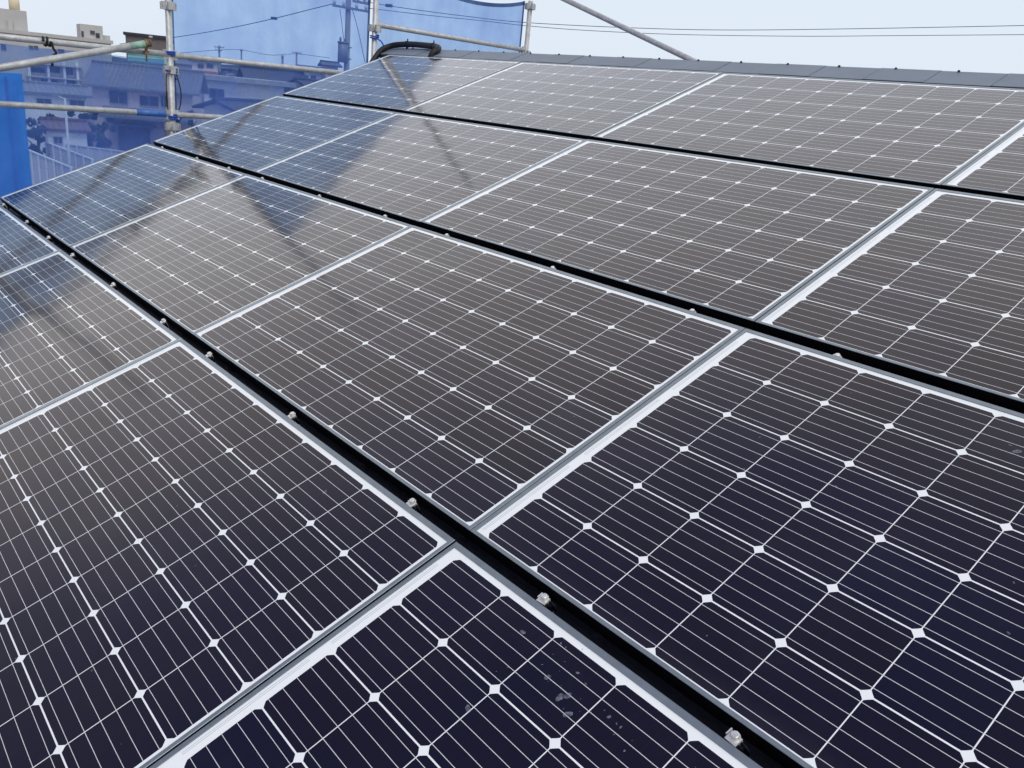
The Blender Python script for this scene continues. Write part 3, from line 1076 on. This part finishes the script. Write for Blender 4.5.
def building(name, lab, cat, mid, d, yaw, xl, xr, eave_y, ridge_y, depth, kind, wall, roof, wins=(), over=0.45, group=None, pane=None, fascia=0.16, shutters=()):
    mtx, fac = house_frame(mid[0], mid[1], d, yaw)
    e_ = thing(name, lab, cat, group=group, mtx=mtx)
    s0, _ = fac(xl, mid[1])
    s1, _ = fac(xr, mid[1])
    _, ze = fac(mid[0], eave_y)
    _, zr = fac(mid[0], ridge_y)
    zr -= 0.25 if kind != 'flat' else 0
    b = MB()
    b.box(s0, s1, 0, depth, 0, ze)
    if kind == 'side':        # ridge parallel to the street front
        zr = max(zr, ze + 0.3)
        for x_ in (s0, s1):
            b.poly([(x_, 0, ze), (x_, depth, ze), (x_, depth / 2, zr - 0.05)])
    elif kind == 'front':     # gable towards us
        zr = max(zr, ze + 0.3)
        xm = (s0 + s1) / 2
        for y_ in (0, depth):
            b.poly([(s0, y_, ze), (s1, y_, ze), (xm, y_, zr - 0.05)])
    b.build('wall', wall, e_)
    t = 0.14
    r_ = MB()
    if kind == 'side':
        sl = (zr - ze) / (depth / 2)
        for sg in (-1, 1):
            yo = -over if sg < 0 else depth + over
            zo = ze - sl * over
            A = Vector((s0 - over, yo, zo))
            r_.quadbox(A, (s1 - s0 + 2 * over, 0, 0), Vector((0, depth / 2 - yo, zr - zo)), (0, 0, t))
        r_.tube([(s0 - over, depth / 2, zr + t), (s1 + over, depth / 2, zr + t)], 0.13, 8)
    elif kind == 'front':
        xm = (s0 + s1) / 2
        sl = (zr - ze) / ((s1 - s0) / 2)
        for sg in (-1, 1):
            xo = s0 - over if sg < 0 else s1 + over
            zo = ze - sl * over
            r_.quadbox((xo, -over, zo), Vector((xm - xo, 0, zr - zo)), (0, depth + 2 * over, 0), (0, 0, t))
        r_.tube([(xm, -over, zr + t), (xm, depth + over, zr + t)], 0.13, 8)
    else:
        r_.box(s0 - over, s1 + over, -over, depth + over, ze, ze + fascia)
    if roof is not None:
        r_.build('roof', roof, e_)
    for (x0, y0, x1, y1) in wins:
        a0, z1 = fac(x0, y0)
        a1, z0 = fac(x1, y1)
        wq = window(e_, a0, a1, z0, z1, 0.0, pane)
    return e_, fac, (s0, s1, ze, zr)


# far concrete block with its roof tower
e, fac, S = building('apartment_block', 'long pale concrete block with a stair tower, far behind the upper rail', 'building', (50, 45), 150, 4, -60, 111, 37.5, 37.5, 14, 'flat', M_CONC, M_CONC,
                     [(1, 44, 6, 50), (29, 45.5, 33, 49), (34, 45.7, 38, 49), (58, 49, 64, 53), (66, 66, 73, 75), (41, 79, 58, 86), (64, 79, 75, 86), (31, 67, 45, 73), (48, 67, 60, 73)], over=0.3, fascia=0.5)
s0, z0 = fac(-60, 38)
s1, z1 = fac(27, 11)
m_ = MB().box(s0, s1, 1.5, 10, S[2] + 0.5, z1)
m_.build('stair_tower', M_CONC, e)
a0, za = fac(8, 20); a1, _ = fac(14, 36)
MB().box(a0, a1, 1.2, 1.55, fac(8, 38)[1], za).build('tower_fin', M_CONC, e)
t0, tz = fac(9, -8); t1, _ = fac(22, 10)
tk = MB().tube([((t0 + t1) / 2, 5, z1 - 0.1), ((t0 + t1) / 2, 5, tz)], abs(t1 - t0) / 2, 20)
tk.build('water_tank', M_CREAM, e)
s0, z1 = fac(80.5, 23.5); s1, _ = fac(104, 38)
ph_ = MB().box(s0, s1, 1.0, 6, S[2] + 0.5, z1).build('penthouse', M_CONC, e)
for (x0, y0, x1, y1) in ((91, 30.5, 95.5, 34.5), (96.5, 33, 100.5, 38), (82, 31, 84.5, 37)):
    a0, b1 = fac(x0, y0); a1, b0 = fac(x1, y1)
    window(e, a0, a1, b0, b1, 1.0, None, 0)
s0, z1 = fac(104.3, 35); s1, _ = fac(112, 44)
MB().box(s0, s1, 1.6, 5, S[2] + 0.5, z1).build('roof_hut', M_CONC, e)
for yy in (63, 76, 90):                                              # balcony slabs and columns
    a0, z1 = fac(26, yy); a1, z0 = fac(81, yy + 3.5)
    MB().box(a0, a1, -1.3, 0.02, z0, z1).build('balcony', M_CONC, e)
for xx in (27, 46, 62, 75):
    a0, z1 = fac(xx, 62); a1, _ = fac(xx + 2.5, 62)
    MB().box(a0, a1, -1.0, -0.02, 0, z1).build('column', M_WHITE, e)

building('shop_block', 'plain brown clad block with a dark roof edge, behind the rusty coupler', 'building', (147, 48), 130, -2, 126, 168, 37, 37, 10, 'flat', M_BROWN, M_DARKTILE, over=0.25, fascia=0.35)
building('teal_roof_house', 'low building with a teal metal roof behind the slanting pipe', 'house', (147, 62), 100, 0, 131, 172, 63, 55, 5, 'side', M_WHITE, M_TEAL, over=0.3)

# the pink-beige house with the long grey roof
e, fac, S = building('house', 'pink beige two storey house with a long grey roof, left of the cord tied post', 'house', (140, 88), 68, -9, 92, 192, 87.5, 65, 6.2, 'side', M_PINK, M_TILE,
                     [(109.5, 90.5, 127.5, 104), (140, 95.5, 158.5, 106.5), (161, 95.5, 167, 107)], over=0.55)
a0, z1 = fac(103, 106.5); a1, z0 = fac(193, 111)
MB().quadbox((a0, -1.5, z0 - 0.85), (a1 - a0, 0, 0), (0, 1.5, 0.55), (0, 0, 0.16)).build('porch_roof', M_TILE, e)
a0, z1 = fac(120, 125); a1, z0 = fac(151, 150)
MB().box(a0, a1, -0.9, -0.02, 0, z1).build('garage', M_SHUTTER, e)
a0, z1 = fac(117, 121.5); a1, _ = fac(156, 126)
MB().box(a0, a1, -1.6, 0.0, z1 - 0.2, z1).build('garage_canopy', M_DARKTILE, e)
window(e, *sorted((fac(100, 0)[0], fac(107, 0)[0])), fac(100, 121)[1], fac(100, 114)[1], 0, None, 1)
g0, gz = S[0], S[2]
for (yy0, yy1, zz0, zz1) in ((2.2, 3.4, S[2] - 1.6, S[2] - 0.5),):
    m_ = MB()
    m_.box(g0 - 0.06, g0 + 0.02, yy0, yy1, zz0, zz1)
    wq = m_.build('window', M_TRIM, e)
    MB().box(g0 - 0.075, g0 - 0.05, yy0 + 0.08, yy1 - 0.08, zz0 + 0.08, zz1 - 0.08).build('pane', M_PANE, wq)

building('white_house', 'long white house with grey roof between the bright tarp and the pink beige house', 'house', (52, 96), 61, 3, 18, 86, 94.5, 84, 6, 'side', M_WHITE, M_TILE,
         [(37, 98.5, 51, 104.5), (70, 100, 84, 106)], over=0.35, pane=M_SHUTTER)
building('shed', 'small shed with a low red roof behind the white fence', 'shed', (66, 138), 54, 4, 48, 87, 131, 121, 4, 'side', M_WHITE, M_REDTILE,
         [(54, 137, 62, 143)], over=0.25)
e, fac, S = building('white_house', 'white flat roofed house with a broad window, right of the cord tied post', 'house', (245, 95), 76, 3, 204, 284, 83, 83, 7, 'flat', M_WHITE, M_LIGHTROOF,
                     [(209.5, 88.5, 224, 98)], over=0.9, fascia=0.35)
a0, z1 = fac(189.5, 81.5); a1, _ = fac(203.5, 82)
MB().box(a0, a1, 0.6, 6.5, 0, z1).build('side_wing', M_WHITE, e)
for (x0, y0, x1, y1) in ((193, 84, 196.5, 90.5), (199.5, 85, 202, 91)):
    q0, w1 = fac(x0, y0); q1, w0 = fac(x1, y1)
    window(e, q0, q1, w0, w1, 0.6, None, 0)
q0, w1 = fac(285, 84); q1, _ = fac(300, 84)
MB().box(q0, q1, 0.8, 6.5, 0, w1).build('side_wing', M_BROWN, e)
building('dark_roof_house', 'low house with a dark blue tiled gable roof touching the panel edge', 'house', (219, 105), 56, -38, 204, 234, 108, 97.5, 10, 'front', M_WHITE, M_DARKTILE, over=0.5)
building('orange_house', 'small house with an orange balcony front, far behind the upper rail', 'house', (205, 68), 112, 0, 192, 218, 62.5, 58, 8, 'side', M_WHITE, M_TILE,
         [(198, 64, 203.5, 68), (207, 64, 213, 68)], over=0.4)
mtx, fac = house_frame(205, 68, 112, 0)
q0, w1 = fac(191.5, 69.5); q1, w0 = fac(217.5, 77)
ob = [o for o in COL.objects if o.name == 'orange_house'][0]
MB().box(q0, q1, -1.3, -0.02, w0, w1).build('balcony', M_ORANGE, ob)
building('dark_roof_house', 'wide house with a tall dark roof, between the far power poles', 'house', (275, 80), 92, 8, 250, 306, 83.5, 68.5, 9, 'side', M_BROWN, M_DARKTILE, [(262, 86, 268, 91)], over=0.5)
building('pale_roof_house', 'house with a whitish roof just under the upper rail near the thin pole', 'house', (256, 72), 118, -6, 243, 270, 73, 69, 6, 'side', M_PINK, M_LIGHTROOF, over=0.3)
building('beige_house', 'pale beige house with two windows beneath the end of the upper rail', 'house', (315, 76), 97, 0, 298, 327, 71.5, 66, 8, 'side', M_WHITE, M_TILE, [(305, 75.5, 308, 80), (311, 75.5, 316, 80)], over=0.3)
building('dark_roof_house', 'small white gabled house with dark roof in front of the beige one', 'house', (297, 88), 80, -28, 290, 303, 84, 78, 6, 'front', M_WHITE, M_DARKTILE, over=0.4)
building('narrow_house', 'narrow house with a dark roof beside the transformer pole', 'house', (332, 72), 92, 5, 326, 338, 66.5, 62.5, 6, 'side', M_PINK, M_DARKTILE, [(328, 70, 331, 74)], over=0.4)
# far roofs closing the gaps
far = [(236, 74, 140, 226, 244, 73.5, 69, 'front', M_WHITE, M_TILE, 'pale house far off between two thin power poles'),
       (228, 68, 175, 219, 238, 69.5, 66, 'side', M_BROWN, M_DARKTILE, 'brown house far off behind the thin power poles'),
       (300, 70, 160, 285, 318, 71, 66.5, 'side', M_BROWN, M_DARKTILE, 'dark low house on the skyline above the end of the upper rail'),
       (180, 64, 190, 160, 196, 64, 59, 'side', M_CONC, M_TILE, 'grey house on the skyline directly behind the cord tied post'),
       (265, 66, 210, 252, 280, 67, 63.5, 'front', M_WHITE, M_DARKTILE, 'gabled house on the skyline above the white roof'),
       (355, 74, 150, 346, 372, 76, 71, 'side', M_WHITE, M_TILE, 'house half hidden behind the foot of the transformer pole')]
for mx_, my_, d_, xl, xr, ey, ry, kd, wm, rm, lb in far:
    building('far_house', lb, 'house', (mx_, my_), d_, random.uniform(-12, 12), xl, xr, ey, ry, 8, kd, wm, rm, over=0.4, group='houses on the skyline')


# fences
def fence(lab, pa, da, pb, db, h, n_post):
    A, B_ = at(*pa, da), at(*pb, db)
    h = (A.z + B_.z) / 2
    A.z = B_.z = 0
    d = B_ - A
    L = d.length
    d.normalize()
    nn = Vector((-d.y, d.x, 0))
    mtx = Matrix(((d.x, nn.x, 0, A.x), (d.y, nn.y, 0, A.y), (0, 0, 1, 0), (0, 0, 0, 1)))
    e_ = thing('panel_fence', lab, 'fence', group='white panel fences', mtx=mtx)
    m_ = MB()
    k, st = 0, 0.16
    rows = []
    while k * st < L:
        rows.append([(k * st, 0.02 * (k % 2), 0.05), (k * st, 0.02 * (k % 2), h)])
        k += 1
    m_.grid(rows, 0, False)
    m_.grid([[(p[0], p[1] + 0.012, p[2]) for p in r_] for r_ in rows], 0, False)
    m_.build('panel', M_FENCE, e_)
    for i in range(n_post):
        x_ = L * i / (n_post - 1)
        MB().box(x_ - 0.035, x_ + 0.035, -0.08, -0.01, 0, h + 0.05).build('post', M_TRIM, e_)
    MB().box(0, L, -0.05, 0.05, h, h + 0.05).build('top_rail', M_TRIM, e_)


fence('nearest white panel fence, beside the bright blue tarp', (18, 144), 49.5, (72, 171), 41.0, 1.85, 8)
fence('white panel fence slanting past the thin lamp post in front of the shed', (47, 142), 52.7, (93, 161), 45.2, 1.85, 7)
fence('white panel fence running from the shed towards the dark garage', (66, 143.5), 53.5, (124, 153), 51.0, 1.85, 6)

# lamp post
A = at(70, 168, 46.0)
e = thing('lamp_post', 'thin grey lamp post standing between the white fences', 'lamp post', (A.x, A.y, 0))
zt = at(64, 98, 46.0).z
MB().tube([(0, 0, 0), (0, 0, zt)], [0.075, 0.05], 12).build('pole', M_FENCE, e)
rxv = Vector((ray(64, 98).y, -ray(64, 98).x, 0)).normalized()
MB().tube([Vector((0, 0, zt - 0.05)), rxv * -0.25 + Vector((0, 0, zt + 0.05))], 0.03, 8).build('arm', M_FENCE, e)
MB().quadbox(rxv * -0.55 + Vector((0, 0, zt + 0.0)), rxv * 0.42, Vector((-rxv.y, rxv.x, 0)) * 0.2, (0, 0, 0.12)).build('lamp_head', M_TRAFO, e)


# power poles
def power_pole(px, py, d, ztop_py, lab, arms, r0_=0.16, trafo=False, group='thin power poles on the skyline'):
    A_ = at(px, py, d)
    zt_ = at(px, ztop_py, d).z
    e_ = thing('power_pole', lab, 'power pole', (A_.x, A_.y, 0), group)
    MB().tube([(0, 0, 0), (0, 0, zt_)], [r0_ * 1.25, r0_ * 0.8], 14).build('pole', M_POLE, e_)
    v_ = ray(px, py)
    rx_ = Vector((v_.y, -v_.x, 0)).normalized()
    for (ya, xl, xr, tilt) in arms:
        z_ = at(px, ya, d).z
        sc_ = math.hypot(*(at(px + 1, ya, d) - at(px, ya, d)).xy)
        a_ = rx_ * (xl * sc_) + Vector((0, 0, z_ + tilt))
        b_ = rx_ * (xr * sc_) + Vector((0, 0, z_ - tilt))
        yv = Vector((-rx_.y, rx_.x, 0))
        arm = MB()
        arm.quadbox(a_ + yv * -0.25 * (r0_ / .16) - Vector((0, 0, 0.05)), b_ - a_, yv * 0.1, (0, 0, 0.1))
        ar = arm.build('crossarm', M_TRAFO, e_)
        for t_ in (0.06, 0.32, 0.68, 0.94):
            c_ = a_ + (b_ - a_) * t_ + yv * -0.2 * (r0_ / .16)
            MB().tube([c_ + Vector((0, 0, 0.05)), c_ + Vector((0, 0, 0.14)), c_ + Vector((0, 0, 0.26))], [0.05, 0.085, 0.05], 8).build('insulator', M_TRIM, ar)
    return e_, rx_


power_pole(219.5, 60, 140, 45.5, 'thin power pole with two crossarms, leftmost on the skyline', [(47.5, -5, 5, 0), (50.5, -4, 3, 0)], 0.17)
power_pole(241.5, 62, 150, 49.5, 'thin bare power pole, second on the skyline', [(50.5, -1.5, 1.5, 0)], 0.15)
power_pole(282.5, 65, 170, 55, 'thickset power pole on the skyline without visible crossarms', [(57, -1.5, 1.5, 0)], 0.24)
power_pole(296.5, 65, 150, 52.0, 'thin power pole with one wide crossarm near the transformer pole', [(53, -4.5, 5, 0)], 0.16)
e, rx = power_pole(347.2, 45, 43, -22, 'big power pole with transformer can seen through the tall sheet', [(8.3, -16, 20, 0.05), (1.2, 4, 22, 0.03)], 0.142, group=None)
yv = Vector((-rx.y, rx.x, 0))
sc = math.hypot(*(at(348, 45, 43) - at(347, 45, 43)).xy)
c = rx * (-4.2 * sc) - yv * 0.12
za, zb = at(347, 63, 43).z, at(347, 43.5, 43).z
m_ = MB()
m_.tube([c + Vector((0, 0, za)), c + Vector((0, 0, zb))], 0.235, 18)
m_.tube([c + Vector((0, 0, zb)), c + Vector((0, 0, zb + 0.06))], [0.27, 0.25], 18)
m_.quadbox(c + rx * 0.1 - yv * 0.02 + Vector((0, 0, za + 0.15)), rx * 0.3, yv * 0.04, (0, 0, 0.06))
m_.quadbox(c + rx * 0.1 - yv * 0.02 + Vector((0, 0, zb - 0.2)), rx * 0.3, yv * 0.04, (0, 0, 0.06))
tr_ = m_.build('transformer', M_TRAFO, e)
for q_ in (-0.12, 0.1):
    b = c + rx * q_ + Vector((0, 0, zb + 0.06))
    MB().tube([b, b + Vector((0, 0, 0.1)), b + Vector((0, 0, 0.2))], [0.04, 0.06, 0.03], 8).build('bushing', M_TRAFO, tr_)


def wire(pts, r, lab, bead=None):
    P = catmull([at(*p) for p in pts], 10)
    c_ = P[0].copy()
    m__ = MB().tube([p - c_ for p in P], r, 6)
    o_ = m__.build('power_line', M_WIRE)
    o_.location = c_
    tag(o_, lab, 'power line', 'overhead lines')
    if bead:
        b__ = at(*bead) - c_
        MB().tube([b__ + Vector((-.12, -.1, 0)), b__ + Vector((.12, .1, 0))], 0.07, 8).build('joint_box', M_WIRE, o_)


wire([(367, 2, 43), (400, 7.5, 43), (460, 15.5, 43.5), (528, 22.7, 44), (645, 28.3, 45), (740, 30, 46), (880, 28.3, 47), (1100, 24.0, 49)], 0.016, 'upper of the two dark wires crossing the open sky', (389, 5.6, 43))
wire([(367, 8, 44.5), (430, 15.5, 44.5), (480, 20.5, 45), (528, 25.9, 45.5), (590, 30.6, 46), (680, 34.5, 46.5), (800, 36.2, 47), (900, 35.6, 48), (1100, 34, 50)], 0.015, 'lower of the two dark wires crossing the open sky')
wire([(120, 44, 60), (180, 36.5, 56), (230, 28, 52), (274, 18.5, 49), (310, 9.5, 46), (332, 4, 43.2)], 0.019, 'thin wire with a small joint rising to the transformer pole', (274, 18.3, 49))
wire([(180, 53, 143), (219, 50, 140), (242, 50, 150), (270, 55, 155), (297, 54, 150), (330, 58, 140)], 0.035, 'sagging wire strung along the thin skyline poles')
wire([(340, 9, 43), (342, 25, 43), (344, 42, 43)], 0.014, 'thin drop wire going down to the transformer can')
wire([(352, 8, 43.2), (358, 30, 42), (365, 62, 40)], 0.016, 'thin stay wire slanting down from the transformer pole')


# trees
def tree(name, lab, px, py_base, d, ytop, wpx, leaf, seed, cat='tree', group='trees and shrubs between the houses'):
    rg = random.Random(seed)
    A_ = at(px, py_base, d)
    h = at(px, ytop, d).z
    sc_ = math.hypot(*(at(px + 1, 100, d) - at(px, 100, d)).xy)
    w = wpx * sc_ / 2
    e_ = thing(name, lab, cat, (A_.x, A_.y, 0), group)
    t_ = MB()
    hh = h * 0.8
    t_.tube([(0, 0, 0), (0.03 * h, 0.02 * h, hh * 0.5), (0, 0.02 * h, hh)], [0.04 * h, 0.028 * h, 0.008 * h], 8)
    for k in range(7):
        a = rg.uniform(0, 6.3)
        z_ = hh * rg.uniform(0.3, 0.8)
        t_.tube([(0, 0.01 * h, z_), (math.cos(a) * w * 0.35, math.sin(a) * w * 0.35, z_ + h * 0.1), (math.cos(a) * w * 0.8, math.sin(a) * w * 0.8, z_ + h * 0.16)], [0.014 * h, 0.01 * h, 0.004 * h], 6)
    t_.build('trunk', M_BARK, e_)
    c_ = MB()
    clumps = [(rg.gauss(0, .5) * w, rg.gauss(0, .5) * w, h * rg.uniform(0.25, 0.92), rg.uniform(.22, .5) * w) for _ in range(22)]
    for cx, cy, cz, cr in clumps:
        for _ in range(130):
            v_ = Vector((rg.gauss(0, 1), rg.gauss(0, 1), rg.gauss(0, 1))).normalized() * cr * rg.uniform(.5, 1.05)
            p = Vector((cx, cy, cz)) + v_
            if p.z < 0.1 or p.z > h:
                continue
            s_ = rg.uniform(.05, .11)
            a = Vector((rg.gauss(0, 1), rg.gauss(0, 1), rg.gauss(0, 1))).normalized()
            b = a.cross(Vector((rg.gauss(0, 1), rg.gauss(0, 1), rg.gauss(0, 1)))).normalized()
            c_.poly([p - a * s_, p + b * s_ * .6, p + a * s_, p - b * s_ * .6])
    c_.build('crown', leaf, e_)


tree('shrub_tree', 'dense dark tree just right of the bright blue tarp', 37, 152, 52, 116, 24, M_LEAF, 1)
tree('shrub_tree', 'dark tree behind the red roofed shed, at the corner of the pink beige house', 89, 140, 60, 106, 20, M_LEAF, 2)
tree('shrub_tree', 'pale green palm like shrub in front of the pink beige house', 103, 140, 57, 118, 22, M_LEAF2, 3)
tree('shrub_tree', 'dark low tree behind the shed roof, left of the lamp post', 52, 125, 57, 108, 22, M_LEAF, 4)
tree('shrub_tree', 'bushy tree on the skyline under the thin power pole', 229, 80, 128, 65, 16, M_LEAF, 5)
tree('shrub_tree', 'small dark tree between the white flat roofed house and the dark roof', 286, 95, 88, 76, 10, M_LEAF, 6)
tree('shrub_tree', 'dark garden tree at the right end of the pink beige house', 190, 125, 62, 104, 18, M_LEAF, 8)
